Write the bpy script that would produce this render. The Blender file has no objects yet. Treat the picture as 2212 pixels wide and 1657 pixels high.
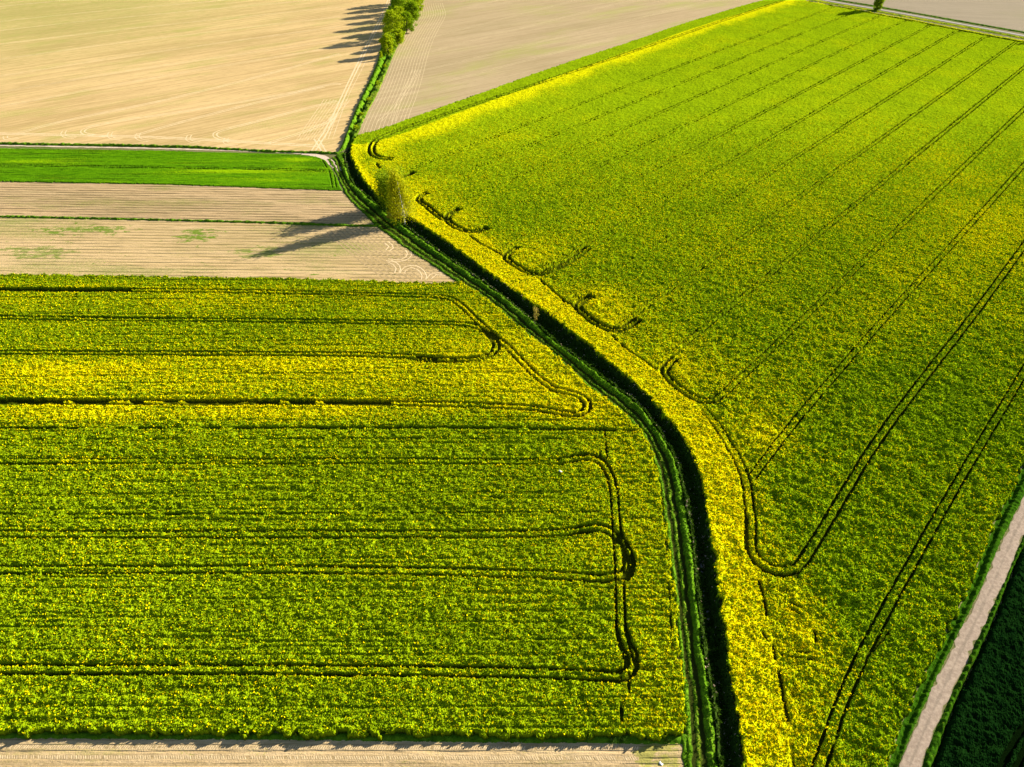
import bpy, math, random
import numpy as np
from mathutils import Vector, Matrix
R = math.radians
SC = bpy.context.scene
COL = SC.collection

# ------------------------------------------------------------------ camera
CAM_H, PITCH, F0 = 130.0, R(38.66), 1536.0        # drone height, pitch below horizon, focal length on a 2212 px wide frame
cam = bpy.data.cameras.new('camera'); camo = bpy.data.objects.new('camera', cam); COL.objects.link(camo)
cam.sensor_fit = 'HORIZONTAL'; cam.sensor_width = 36.0; cam.lens = 36.0 * F0 / 2212.0
cam.clip_start = 1.0; cam.clip_end = 20000.0
camo.location = (0, 0, CAM_H); camo.rotation_euler = (math.pi/2 - PITCH, 0, 0)
SC.camera = camo
# ------------------------------------------------------------------ sky, sun, exposure
SUN_EL, SUN_AZ = R(20.5), R(30.0)                 # azimuth measured from +X towards +Y
w = bpy.data.worlds.new('World'); SC.world = w; w.use_nodes = True
wt = w.node_tree; bg = wt.nodes['Background']
sky = wt.nodes.new('ShaderNodeTexSky'); sky.sky_type = 'NISHITA'; sky.sun_disc = False
sky.sun_elevation = SUN_EL; sky.sun_rotation = math.pi/2 - SUN_AZ
wt.links.new(sky.outputs[0], bg.inputs[0]); bg.inputs[1].default_value = 0.05
sl = bpy.data.lights.new('sun', 'SUN'); so = bpy.data.objects.new('sun', sl); COL.objects.link(so)
sl.energy = 5.0; sl.angle = R(0.5); sl.color = (1.0, 0.90, 0.72)
sd = Vector((math.cos(SUN_EL)*math.cos(SUN_AZ), math.cos(SUN_EL)*math.sin(SUN_AZ), math.sin(SUN_EL)))
so.rotation_euler = sd.to_track_quat('Z', 'Y').to_euler(); so.location = sd*500
SC.view_settings.view_transform = 'Standard'; SC.view_settings.look = 'None'
SC.view_settings.exposure = 1.5; SC.view_settings.gamma = 1.0

# ------------------------------------------------------------------ helpers
cp, sp = math.cos(PITCH), math.sin(PITCH)
def G(x, y, z=0.0):
    """a place seen in the survey picture (2212 px wide) -> ground coordinates in metres"""
    dx = (x-1106.0)/F0; dy = (828.5-y)/F0
    t = (CAM_H-z)/(sp - dy*cp)
    return (dx*t, (cp + dy*sp)*t)
def S(x, y, z=0.0): return G(x/1.5823, y/1.5823, z)
def GP(pts, z=0.0): return [G(a, b, z) for a, b in pts]
def SP(pts, z=0.0): return [S(a, b, z) for a, b in pts]
def chaikin(p, n=2, closed=False):
    p = [tuple(q) for q in p]
    for _ in range(n):
        o = [] if closed else [p[0]]
        m = len(p)
        for i in range(m if closed else m-1):
            a, b = p[i], p[(i+1) % m]
            o += [(a[0]*.75+b[0]*.25, a[1]*.75+b[1]*.25), (a[0]*.25+b[0]*.75, a[1]*.25+b[1]*.75)]
        if not closed: o.append(p[-1])
        p = o
    return p
def offset(p, d):
    p = np.array(p, float); t = np.gradient(p, axis=0); t /= np.linalg.norm(t, axis=1)[:, None] + 1e-9
    return [tuple(q) for q in p + np.stack([-t[:, 1], t[:, 0]], 1)*d]
def hashf(ix, iy, seed):
    a = (ix.astype(np.int64)*374761393 + iy.astype(np.int64)*668265263 + seed*1442695041) & 0xffffffff
    a = ((a ^ (a >> 13))*1274126177) & 0xffffffff
    a = ((a ^ (a >> 16))*2246822519) & 0xffffffff
    return ((a ^ (a >> 15)) & 0xffffff)/16777216.0
def vn(x, y, wl, seed, wy=None):
    x = x/wl; y = y/(wy or wl)
    xi = np.floor(x); yi = np.floor(y); fx = x-xi; fy = y-yi
    fx = fx*fx*(3-2*fx); fy = fy*fy*(3-2*fy)
    a = hashf(xi, yi, seed); b = hashf(xi+1, yi, seed); c = hashf(xi, yi+1, seed); d = hashf(xi+1, yi+1, seed)
    return (a*(1-fx)+b*fx)*(1-fy) + (c*(1-fx)+d*fx)*fy
def sstep(a, b, x):
    t = np.clip((x-a)/(b-a), 0, 1); return t*t*(3-2*t)

# ------------------------------------------------------------------ survey grid: rows step with distance, so near cells are 15 cm and far ones 1 to 2 m
UMAX, NC = 0.86, 1500
ys = [44.0]
while ys[-1] < 1050: ys.append(ys[-1] + (cp*ys[-1]+sp*CAM_H)*0.00152)
ys = np.array(ys); NR = len(ys)
us = np.linspace(-UMAX, UMAX, NC)
DD = cp*ys + sp*CAM_H
GX = us[None, :]*DD[:, None]; GY = np.repeat(ys[:, None], NC, 1)
_c = np.arange(NC)[None, :]+0*GX; _r = np.arange(NR)[:, None]+0*GX
GX = GX + (hashf(_c, _r, 1)-.5)*(2*UMAX/NC*DD)[:, None]*.7
GY = GY + (hashf(_c, _r, 2)-.5)*(DD*0.00152)[:, None]*.7
del _c, _r
def block(x0, x1, y0, y1):
    r0 = max(0, np.searchsorted(ys, y0)-2); r1 = min(NR, np.searchsorted(ys, y1)+2)
    if r1 <= r0: return None
    us_ = [x/d for x in (x0, x1) for d in (DD[r0], DD[r1-1])]
    c0 = max(0, np.searchsorted(us, min(us_))-3); c1 = min(NC, np.searchsorted(us, max(us_))+3)
    if c1 <= c0: return None
    return slice(r0, r1), slice(c0, c1)
def dist(pts, maxd, out=None, closed=False):
    """distance of every grid point to a polyline, up to maxd"""
    if out is None: out = np.full(GX.shape, maxd, np.float32)
    n = len(pts)
    for i in range(n if closed else n-1):
        (ax, ay), (bx, by) = pts[i], pts[(i+1) % n]
        k = max(1, int(math.hypot(bx-ax, by-ay)/60))
        if k > 200: k = 200
        for j in range(k):
            x1, y1 = ax+(bx-ax)*j/k, ay+(by-ay)*j/k; x2, y2 = ax+(bx-ax)*(j+1)/k, ay+(by-ay)*(j+1)/k
            s = block(min(x1, x2)-maxd, max(x1, x2)+maxd, min(y1, y2)-maxd, max(y1, y2)+maxd)
            if s is None: continue
            X = GX[s]; Y = GY[s]; ex, ey = x2-x1, y2-y1; L = ex*ex+ey*ey+1e-9
            t = np.clip(((X-x1)*ex+(Y-y1)*ey)/L, 0, 1)
            d = np.hypot(X-x1-t*ex, Y-y1-t*ey)
            out[s] = np.minimum(out[s], d)
    return out
def inside(pts):
    m = np.zeros(GX.shape, bool); n = len(pts)
    for i in range(n):
        (ax, ay), (bx, by) = pts[i], pts[(i+1) % n]
        if ay == by: continue
        lo, hi = min(ay, by), max(ay, by)
        r0 = max(0, np.searchsorted(ys, lo)-3); r1 = min(NR, np.searchsorted(ys, hi)+3)
        if r1 <= r0: continue
        Y = GY[r0:r1]; X = GX[r0:r1]
        m[r0:r1] ^= (Y > lo) & (Y <= hi) & (X < ax+(bx-ax)*(Y-ay)/(by-ay))
    return m
def new_obj(name, me, parent=None, mat=None):
    o = bpy.data.objects.new(name, me); COL.objects.link(o)
    if parent: o.parent = parent
    if mat and me: me.materials.append(mat)
    return o
def mesh_np(name, V, Q, smooth=True, attrs=None):
    me = bpy.data.meshes.new(name); nv, nf = len(V), len(Q); k = Q.shape[1]
    me.vertices.add(nv); me.vertices.foreach_set('co', np.ascontiguousarray(V, np.float32).ravel())
    me.loops.add(nf*k); me.loops.foreach_set('vertex_index', np.ascontiguousarray(Q, np.int32).ravel())
    me.polygons.add(nf); me.polygons.foreach_set('loop_start', np.arange(0, nf*k, k, dtype=np.int32))
    me.polygons.foreach_set('use_smooth', np.full(nf, smooth, bool))
    for a, val in (attrs or {}).items():
        at = me.attributes.new(a, 'FLOAT', 'POINT'); at.data.foreach_set('value', np.ascontiguousarray(val, np.float32))
    me.update(calc_edges=True); return me
def tag(o, label=None, cat=None, group=None, kind=None):
    if label: o['label'] = label
    if cat: o['category'] = cat
    if group: o['group'] = group
    if kind: o['kind'] = kind
    return o
def sheet_from_grid(name, mask, Z, mat, attrs, smooth=False):
    """one surface over the grid points in mask (plus the ring of neighbours that carries its sides down to the ground)"""
    q = mask[:-1, :-1] | mask[1:, :-1] | mask[:-1, 1:] | mask[1:, 1:]
    ri, ci = np.nonzero(q)
    idx = ri*NC+ci
    Q = np.stack([idx, idx+1, idx+NC+1, idx+NC], 1)
    used = np.zeros(NR*NC, bool); used[Q.ravel()] = True
    remap = np.cumsum(used)-1
    V = np.stack([GX.ravel()[used], GY.ravel()[used], Z.ravel()[used]], 1)
    me = mesh_np(name, V, remap[Q], smooth, {k: v.ravel()[used] for k, v in attrs.items()})
    return new_obj(name, me, None, mat)

# ------------------------------------------------------------------ materials
def nt(name):
    m = bpy.data.materials.new(name); m.use_nodes = True; t = m.node_tree
    b = t.nodes['Principled BSDF']; b.inputs['Roughness'].default_value = .85
    b.inputs['Specular IOR Level'].default_value = .03
    return m, t, b
def N(t, kind, **kw):
    n = t.nodes.new(kind)
    for k, v in kw.items():
        if k in n.inputs: n.inputs[k].default_value = v
        else: setattr(n, k, v)
    return n
def mixc(t, fac, a, b, mode='MIX'):
    n = t.nodes.new('ShaderNodeMix'); n.data_type = 'RGBA'; n.blend_type = mode
    for s, v in ((0, fac), (6, a), (7, b)):
        if hasattr(v, 'is_linked') or hasattr(v, 'links'): t.links.new(v, n.inputs[s])
        elif isinstance(v, tuple): n.inputs[s].default_value = v+(1,) if len(v) == 3 else v
        else: n.inputs[s].default_value = v
    return n.outputs[2]
def math_(t, op, a, b=None, c=None, clamp=False):
    n = t.nodes.new('ShaderNodeMath'); n.operation = op; n.use_clamp = clamp
    for i, v in enumerate((a, b, c)):
        if v is None: continue
        if hasattr(v, 'links'): t.links.new(v, n.inputs[i])
        else: n.inputs[i].default_value = v
    return n.outputs[0]
def coords(t, rot=0.0, scale=(1, 1, 1)):
    g = t.nodes.new('ShaderNodeNewGeometry'); m = t.nodes.new('ShaderNodeMapping')
    # rotate so that local x runs along the direction 'rot', then scale
    r = t.nodes.new('ShaderNodeVectorRotate'); r.rotation_type = 'Z_AXIS'; r.inputs['Angle'].default_value = -rot
    t.links.new(g.outputs['Position'], r.inputs[0]); t.links.new(r.outputs[0], m.inputs[0])
    m.inputs['Scale'].default_value = scale
    return m.outputs[0]
def noise(t, vec, scale, detail=2.0, rough=.5):
    n = t.nodes.new('ShaderNodeTexNoise'); n.inputs['Scale'].default_value = scale
    n.inputs['Detail'].default_value = detail; n.inputs['Roughness'].default_value = rough
    t.links.new(vec, n.inputs['Vector']); return n.outputs['Fac']
def ramp01(t, v, a, b):
    n = t.nodes.new('ShaderNodeMapRange'); n.interpolation_type = 'SMOOTHSTEP'
    t.links.new(v, n.inputs[0]); n.inputs[1].default_value = a; n.inputs[2].default_value = b
    return n.outputs[0]
def attr(t, name):
    a = t.nodes.new('ShaderNodeAttribute'); a.attribute_name = name; return a.outputs['Fac']
def bump(t, b, h, strength, dist_):
    n = t.nodes.new('ShaderNodeBump'); n.inputs['Strength'].default_value = strength; n.inputs['Distance'].default_value = dist_
    t.links.new(h, n.inputs['Height']); t.links.new(n.outputs[0], b.inputs['Normal'])

def crop_mat(name, dark, light, yellow, low, rot=0.0, row=1.0):
    m, t, b = nt(name)
    v = coords(t, rot, (1/row, 1, 1))
    n1 = noise(t, v, 1.9, 3, .6); n2 = noise(t, v, .8, 2); n3 = noise(t, v, 5.0, 2, .7); n4 = noise(t, v, .07, 2)
    g = mixc(t, ramp01(t, math_(t, 'ADD', math_(t, 'MULTIPLY', n3, .5), math_(t, 'MULTIPLY', n2, .5)), .38, .64), dark, light)
    g = mixc(t, ramp01(t, n4, .35, .65), g, mixc(t, .35, g, light))
    bl = attr(t, 'bloom')
    s = math_(t, 'ADD', math_(t, 'MULTIPLY', n1, .45), math_(t, 'MULTIPLY', n3, .55))
    thr = math_(t, 'SUBTRACT', .70, math_(t, 'MULTIPLY', bl, .36))
    f = math_(t, 'MULTIPLY', math_(t, 'SUBTRACT', s, thr), 5.5, clamp=True)
    y2 = mixc(t, ramp01(t, n3, .4, .7), tuple(c*k for c, k in zip(yellow, (.86, 1.0, 1))), yellow)
    f = math_(t, 'MULTIPLY', f, .92)
    c = mixc(t, f, g, y2)
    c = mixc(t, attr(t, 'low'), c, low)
    t.links.new(c, b.inputs['Base Color'])
    bump(t, b, math_(t, 'ADD', n3, math_(t, 'MULTIPLY', n1, .6)), .5, .25)
    b.inputs['Roughness'].default_value = .8; b.inputs['Specular IOR Level'].default_value = .0
    return m
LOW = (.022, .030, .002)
rape_r = crop_mat('rapeseed_right', (.10, .17, .002), (.25, .37, .003), (.80, .68, .002), LOW)
rape_l = crop_mat('rapeseed_left', (.10, .17, .002), (.27, .37, .003), (.80, .68, .002), LOW, R(0), 2.2)
wheat = crop_mat('young_cereal', (.04, .13, .002), (.10, .25, .003), (.24, .38, .003), (.03, .06, .004), R(-2), 4.0)
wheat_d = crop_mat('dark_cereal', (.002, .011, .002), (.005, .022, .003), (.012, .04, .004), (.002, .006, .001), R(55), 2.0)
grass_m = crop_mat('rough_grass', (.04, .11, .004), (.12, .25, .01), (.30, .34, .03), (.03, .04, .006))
ditch_m = crop_mat('ditch_weeds', (.012, .03, .004), (.035, .065, .008), (.34, .27, .17), (.01, .012, .006))  # dark weed colours, lowered further to deepen the ditch's shade
verge_d = crop_mat('shaded_verge', (.015, .05, .003), (.04, .12, .004), (.30, .26, .02), (.01, .015, .003))  # verge greens darkened, the grass's shade put into the colour
verge_m = crop_mat('verge_grass', (.04, .11, .006), (.09, .20, .01), (.42, .40, .01), (.10, .09, .04))

def soil_mat(name, base, pale, dark, rot, weed=None, weed_amt=.5, row=None, row_amt=.5, streak=.5, bmp=.35, weed_scale=.05, tint=None, tintpos=None, pos_weeds=None):
    m, t, b = nt(name)
    along = coords(t, rot, (.02, 1, 1)); along2 = coords(t, rot, (.12, 1, 1)); iso = coords(t, rot, (1, 1, 1)); mid = coords(t, rot, (.35, 1, 1))
    s1 = noise(t, along, .35, 4, .65); s2 = noise(t, along2, 1.4, 3, .6); s3 = noise(t, iso, 2.5, 4, .7); big = noise(t, mid, .02, 3, .55)
    c = mixc(t, math_(t, 'MULTIPLY', ramp01(t, s1, .35, .65), streak), base, pale)
    c = mixc(t, math_(t, 'MULTIPLY', ramp01(t, s2, .50, .72), streak*.6), c, dark)
    c = mixc(t, math_(t, 'MULTIPLY', ramp01(t, s3, .45, .75), .35), c, dark)
    c = mixc(t, math_(t, 'MULTIPLY', ramp01(t, big, .42, .66), .38), c, dark)
    s5 = noise(t, coords(t, rot, (.05, 1, 1)), 1.1, 3, .65); c = mixc(t, math_(t, 'MULTIPLY', ramp01(t, s5, .54, .70), .55), c, dark); c = mixc(t, math_(t, 'MULTIPLY', ramp01(t, s5, .46, .32), .6), c, pale)
    hgt = math_(t, 'ADD', math_(t, 'MULTIPLY', s2, 1.0), math_(t, 'MULTIPLY', s3, .6))
    if row:
        wv = t.nodes.new('ShaderNodeTexWave'); wv.wave_type = 'BANDS'; wv.bands_direction = 'Y'
        wv.inputs['Scale'].default_value = 1.0/row*.314*1.0; wv.inputs['Distortion'].default_value = 1.2
        wv.inputs['Detail'].default_value = 2; wv.inputs['Detail Scale'].default_value = .6
        t.links.new(coords(t, rot, (.05, 1, 1)), wv.inputs['Vector'])
        br = noise(t, coords(t, rot, (.06, .8, 1)), .8, 3, .6)
        rr = math_(t, 'MULTIPLY', ramp01(t, wv.outputs['Fac'], .5, .9), ramp01(t, br, .38, .6))
        c = mixc(t, math_(t, 'MULTIPLY', rr, row_amt), c, dark)
        hgt = math_(t, 'SUBTRACT', hgt, math_(t, 'MULTIPLY', rr, 1.2))
    if weed:
        wn = noise(t, mid, weed_scale, 3, .6); wf = noise(t, iso, 1.2, 3, .7)
        ww = math_(t, 'ADD', math_(t, 'MULTIPLY', wn, .62), math_(t, 'MULTIPLY', wf, .38))
        c = mixc(t, math_(t, 'MULTIPLY', ramp01(t, ww, .5, .66), weed_amt), c, weed)
    if tint:
        # extra early weeds standing in one corner of the field
        g = t.nodes.new('ShaderNodeNewGeometry'); vd = t.nodes.new('ShaderNodeVectorMath'); vd.operation = 'DISTANCE'
        t.links.new(g.outputs['Position'], vd.inputs[0]); vd.inputs[1].default_value = tintpos[:3]
        d = ramp01(t, vd.outputs['Value'], tintpos[3], tintpos[4]); d = math_(t, 'SUBTRACT', 1.0, d)
        d = math_(t, 'MULTIPLY', d, math_(t, 'ADD', .35, math_(t, 'MULTIPLY', ramp01(t, s2, .4, .65), .6)))
        c = mixc(t, math_(t, 'MULTIPLY', d, tint[3]), c, tint[:3])
    if pos_weeds:
        iso2 = noise(t, coords(t, rot, (.5, 1, 1)), .30, 6, .8)
        for (px, py, rx, ry, k) in pos_weeds:
            g = t.nodes.new('ShaderNodeNewGeometry'); mp = t.nodes.new('ShaderNodeMapping')
            mp.inputs['Location'].default_value = (-px/rx, -py/ry, 0); mp.inputs['Scale'].default_value = (1/rx, 1/ry, 0)
            t.links.new(g.outputs['Position'], mp.inputs[0]); vl = t.nodes.new('ShaderNodeVectorMath'); vl.operation = 'LENGTH'
            t.links.new(mp.outputs[0], vl.inputs[0])
            e = math_(t, 'SUBTRACT', 1.0, ramp01(t, vl.outputs['Value'], .3, 1.1))
            e = ramp01(t, math_(t, 'ADD', math_(t, 'MULTIPLY', e, .15), iso2), .61, .67)
            c = mixc(t, math_(t, 'MULTIPLY', e, k), c, weed)
    t.links.new(c, b.inputs['Base Color'])
    bump(t, b, hgt, bmp, .4)
    b.inputs['Roughness'].default_value = .95
    return m

# ------------------------------------------------------------------ survey lines (2212 px frame / 3500 px frame)
lipR = chaikin(GP([(743,326),(743,340),(749,368),(761,396),(781,412),(809,436),(845,466),(881,492),(909,512),(949,542),(1011,584),(1047,610),(1119,662),(1195,734),
    (1284,799),(1340,842),(1390,880),(1430,938),(1458,987),(1473,1039),(1482,1094),(1495,1155),(1499,1210),(1509,1315),(1520,1406),(1535,1486),(1546,1558),(1553,1657),(1566,1800),(1575,1900)], .8), 1)
ditchR = chaikin(GP([(768,298),(757,316),(758,342),(775,372),(795,402),(815,422),(850,452),(890,472),(962,521),(1010,556),(1061,593),(1119,635),(1181,676),(1250,727),(1322,788),
    (1391,845),(1443,905),(1476,948),(1504,1002),(1516,1051),(1528,1109),(1540,1186),(1546,1240),(1557,1315),(1572,1415),(1583,1501),(1595,1572),(1606,1657),(1624,1800),(1636,1900)], .9), 1)
corL = chaikin(GP([(706,340),(716,352),(727,374),(741,404),(749,424),(781,452),(809,482),(829,496),(869,526),(909,552),(949,578),(989,606),(1023,624),(1078,666),(1130,714),
    (1190,756),(1266,829),(1333,880),(1379,920),(1406,966),(1421,1018),(1430,1079),(1440,1140),(1449,1216),(1460,1301),(1466,1372),(1475,1486),(1480,1572),(1483,1657),(1490,1800),(1495,1900)], 1.1), 1)
hedL = chaikin(GP([(730,331),(736,322),(751,284),(768,239),(785,203),(798,177),(812,145),(820,122),(829,75),(847,6),(858,-60),(872,-150),(885,-215)]), 1)
hedC = chaikin(GP([(745,330),(753,312),(759,286),(781,239),(796,205),(810,181),(823,152),(834,124),(849,80),(870,10),(880,-60),(896,-150),(910,-215)]), 1)
hedR = chaikin(GP([(762,312),(770,297),(787,254),(815,203),(834,158),(847,124),(866,85),(885,56),(898,38),(901,28),(896,11),(899,0),(905,-60),(922,-150),(935,-215)]), 1)
roadL = GP([(2560,345),(2212,1074),(2163,1169),(2121,1271),(2069,1373),(2023,1468),(1974,1577),(1940,1657),(1868,1830)])
roadR = GP([(2590,350),(2212,1152),(2174,1243),(2129,1342),(2089,1426),(2044,1521),(2002,1619),(1988,1657),(1930,1790)])
cropR = chaikin(GP([(2545,330),(2212,1003),(2177,1074),(2139,1152),(2096,1268),(2040,1373),(1988,1479),(1960,1542),(1949,1563),(1924,1644),(1840,1830)], .8), 1)
darkL = chaikin(GP([(2640,300),(2206,1190),(2149,1342),(2097,1454),(2054,1546),(2019,1657),(1960,1800)], .2), 1)
farroad = GP([(1500,-52),(1600,-34),(1700,-15),(1783,1),(1883,17.5),(2003,38.5),(2120,60),(2212,77),(2420,116),(2640,158)])
farverge = chaikin(GP([(1650,-24),(1745,2.5),(1794,10.5),(1850,20),(1900,30),(1960,40),(2020,52.5),(2120,71),(2212,88),(2420,128),(2640,170)], 1.0), 1)
upEdge = chaikin(GP([(772,292),(824,278.5),(924,242),(1044,199.5),(1181,149.5),(1390,81),(1454,57.5),(1646,-.5),(1720,-16)], 1.0), 1)

def near(p, q): return p[0]
rapeR_poly = ditchR[2:] + [G(1700,1900)] + cropR[::-1] + [G(2620,172)] + farverge[::-1][2:] + upEdge[::-1]
rapeL_poly = chaikin(GP([(-900,584),(0,592.5),(314,597),(632,602),(924,611),(990,609)], .9), 1) + [q for q in corL if q[1] < G(1000,612)[1] and q[1] > G(1480,1588)[1]] + \
    GP([(1479,1590),(1200,1590),(800,1588),(400,1585),(0,1584),(-900,1578)], .5)
cereal_poly = GP([(-900,309),(0,320),(343,325),(600,332),(682,337),(703,346),(717,364),(728,386),(739,411),(560,405),(343,397),(0,391.5),(-900,379)], .3)
corr_poly = corL + lipR[::-1]
ditch_poly = lipR + ditchR[::-1]
bed_poly = hedL + hedR[::-1]

# ------------------------------------------------------------------ ground with its ditches
print('grid', GX.shape)
inD = inside(ditch_poly)
dL = dist(lipR, 6.0); dR = dist(ditchR, 6.0)
gz = np.where(inD, -1.7*sstep(0.0, 1.7, np.minimum(dL, dR)), 0.0)
inH = inside(bed_poly); dC = dist(hedC, 8.0); dHL = dist(hedL, 12.0); dHR = dist(hedR, 12.0)
gz = np.where(inH, -1.1*(1-sstep(.2, 1.6, dC)), gz)
dF = dist(offset(cropR, 0.7), 3.0); dF2 = dist(darkL, 3.0)
gz = gz - .75*(1-sstep(.1, .95, dF)) - .5*(1-sstep(.1, .7, dF2))
gz = gz.astype(np.float32)
cw = (2*UMAX/NC*DD)[:, None] + 0*GX                     # local cell width in metres
def fine(wl, amp, seed, wy=None, X=GX, Y=GY):           # noise whose detail is no finer than the cells carrying it
    return (vn(X, Y, wl, seed, wy)-.5)*amp
ground_m = soil_mat('ground_soil', (.16, .15, .06), (.24, .21, .10), (.08, .09, .03), 0, weed=(.06, .12, .01), weed_amt=.8, streak=.4)
gm = np.ones(GX.shape, bool)
go = sheet_from_grid('ground', gm, gz - .004*np.abs(vn(GX, GY, 1, 3)), ground_m, {})
tag(go, kind='structure')
# plain continuing to the horizon round the detailed sheet
def plain():
    Y0, Y1 = float(ys[0])+2, float(ys[-1])-4
    e0 = UMAX*(cp*Y0+sp*CAM_H)-1; e1 = UMAX*(cp*Y1+sp*CAM_H)-3
    B = 9000.0; V = [(-B,-B,-.05),(B,-B,-.05),(B,B,-.05),(-B,B,-.05),(-e0,Y0,-.05),(e0,Y0,-.05),(e1,Y1,-.05),(-e1,Y1,-.05)]
    Q = np.array([(0,1,5,4),(1,2,6,5),(2,3,7,6),(3,0,4,7)])
    return mesh_np('plain', np.array(V), Q, False)
tag(new_obj('terrain', plain(), None, ground_m), kind='structure')

# ------------------------------------------------------------------ flat sheets: bare fields, roads
from mathutils.geometry import tessellate_polygon
def flat(name, pts, z, mat, jit=.25, kind='structure', seed=0):
    rnd = random.Random(seed); P = []
    n = len(pts)
    for i in range(n):
        a, b = pts[i], pts[(i+1) % n]; L = math.hypot(b[0]-a[0], b[1]-a[1]); k = min(120, max(1, int(L/2.5)))
        for j in range(k):
            q = j/k; P.append((a[0]+(b[0]-a[0])*q+rnd.uniform(-jit, jit), a[1]+(b[1]-a[1])*q+rnd.uniform(-jit, jit), z))
    tris = tessellate_polygon([[Vector(p) for p in P]])
    me = mesh_np(name, np.array(P), np.array([t if (Vector(P[t[1]])-Vector(P[t[0]])).cross(Vector(P[t[2]])-Vector(P[t[0]])).z > 0 else t[::-1] for t in tris]), False)
    return tag(new_obj(name, me, None, mat), kind=kind)
def ribbon(name, lines, mat, z, jit=0.0, seed=0, taper=False):
    """one mesh of flat strips; each line = (points, width)"""
    V = []; Q = []; A = []; rnd = random.Random(seed)
    for pts, wd in lines:
        pts = np.array(pts, float)
        seg = np.linalg.norm(np.diff(pts, axis=0), axis=1); s = np.r_[0, np.cumsum(seg)]
        n = max(2, int(s[-1]/2.0)); ss = np.linspace(0, s[-1], n)
        P = np.stack([np.interp(ss, s, pts[:, 0]), np.interp(ss, s, pts[:, 1])], 1)
        T = np.gradient(P, axis=0); T /= np.linalg.norm(T, axis=1)[:, None]+1e-9; Nn = np.stack([-T[:, 1], T[:, 0]], 1)
        b = len(V); zz = z + rnd.random()*.006
        for i in range(n):
            for k in (-1, 0, 1):
                q = P[i] + Nn[i]*k*(wd/2 + rnd.uniform(-jit, jit)); V.append((q[0], q[1], zz)); A.append(k)
            if i:
                for k in (0, 1):
                    a0 = b+3*(i-1)+k; Q.append((a0, a0+1, a0+4, a0+3))
    Q = np.array(Q)[:, ::-1]
    return new_obj(name, mesh_np(name, np.array(V), Q, False, {'across': np.array(A)}), None, mat)

dirA = math.atan2(*(np.array(G(735,57))-np.array(G(0,165)))[::-1])
dirR = math.atan2(*(np.array(G(2000,-112))-np.array(G(1200,162)))[::-1]) if False else R(48)
g0 = G(-40, 40)
bareA_m = soil_mat('bare_pale', (.48, .335, .15), (.66, .475, .235), (.30, .22, .08), dirA, weed=(.33, .33, .08), weed_amt=.6, streak=.95, bmp=.5,
    tint=(.26, .30, .06, .75), tintpos=(g0[0], g0[1]+60, 0, 60, 330))
bareB_m = soil_mat('bare_rose', (.36, .27, .155), (.45, .35, .21), (.26, .21, .10), R(36), weed=(.31, .33, .08), weed_amt=.7, streak=.9, bmp=.4, weed_scale=.03)
bareC_m = soil_mat('bare_grey', (.25, .205, .145), (.31, .26, .185), (.18, .16, .09), R(-12), weed=(.28, .30, .10), weed_amt=.6, streak=.6, bmp=.4, weed_scale=.02)
bareD_m = soil_mat('bare_rows', (.45, .315, .17), (.56, .41, .23), (.15, .115, .05), R(-1.5), weed=(.20, .24, .04), weed_amt=.45, row=2.4, row_amt=.8, streak=.7, bmp=.6, weed_scale=.08)
wx = G(425, 508); wx2 = G(180, 497); wx3 = G(80, 545); wx4 = G(560, 545)
bareE_m = soil_mat('bare_rows_weedy', (.50, .36, .18), (.61, .45, .25), (.21, .165, .06), R(-1.0), weed=(.12, .20, .015), weed_amt=.55, row=2.4, row_amt=.6, streak=.7, bmp=.5, weed_scale=.05,
    pos_weeds=[(wx[0], wx[1], 14, 9, .95), (wx2[0], wx2[1], 30, 7, .9), (wx3[0], wx3[1], 28, 8, .7), (wx4[0], wx4[1], 18, 7, .6)])
wf = G(1420, 1640)
bareF_m = soil_mat('bare_near', (.49, .36, .20), (.59, .45, .26), (.25, .18, .08), R(0), weed=(.26, .26, .05), weed_amt=.35, row=1.1, row_amt=.45, streak=.8, bmp=.6, weed_scale=.25,
    pos_weeds=[(wf[0], wf[1], 7, 8, .8)])
polyA = GP([(-900,297),(0,308.5),(206,311.5),(412,316),(584,325),(728,330)]) + hedL + GP([(-1100,-215)])
flat('bare_field', polyA, .02, bareA_m, .3, seed=1)
polyB = hedR[::-1][:-2] + [G(771,296)] + [q for q in GP([(824,281),(924,244.5),(1044,202),(1181,152),(1390,83),(1454,60),(1646,2),(1735,-17)])] + GP([(1600,-40),(1450,-72),(1300,-130),(1300,-215)])
flat('bare_field', polyB, .02, bareB_m, .3, seed=2)
flat('bare_field', GP([(1500,-62),(1600,-41),(1700,-22),(1783,-6),(1883,10),(2003,31),(2212,68),(2640,146),(3300,180),(3300,-215),(1400,-215)]), .02, bareC_m, .3, seed=3)
flat('bare_field', GP([(-900,376),(0,391),(343,397),(738,412),(755,428),(785,454),(812,484),(758,487.5),(412,476.5),(0,468),(-900,452)]), .02, bareD_m, .25, seed=4)
flat('bare_field', GP([(-900,453),(0,469),(412,477.5),(758,489),(815,487),(829,496),(869,526),(909,552),(949,578),(989,608),(924,614),(632,605),(314,600),(0,596),(-900,590)]), .02, bareE_m, .25, seed=5)
flat('bare_field', GP([(-900,1570),(0,1583),(1000,1588),(1476,1592),(1482,1657),(1488,1800),(1492,1900),(-900,1900)]), .02, bareF_m, .12, seed=6)

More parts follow.
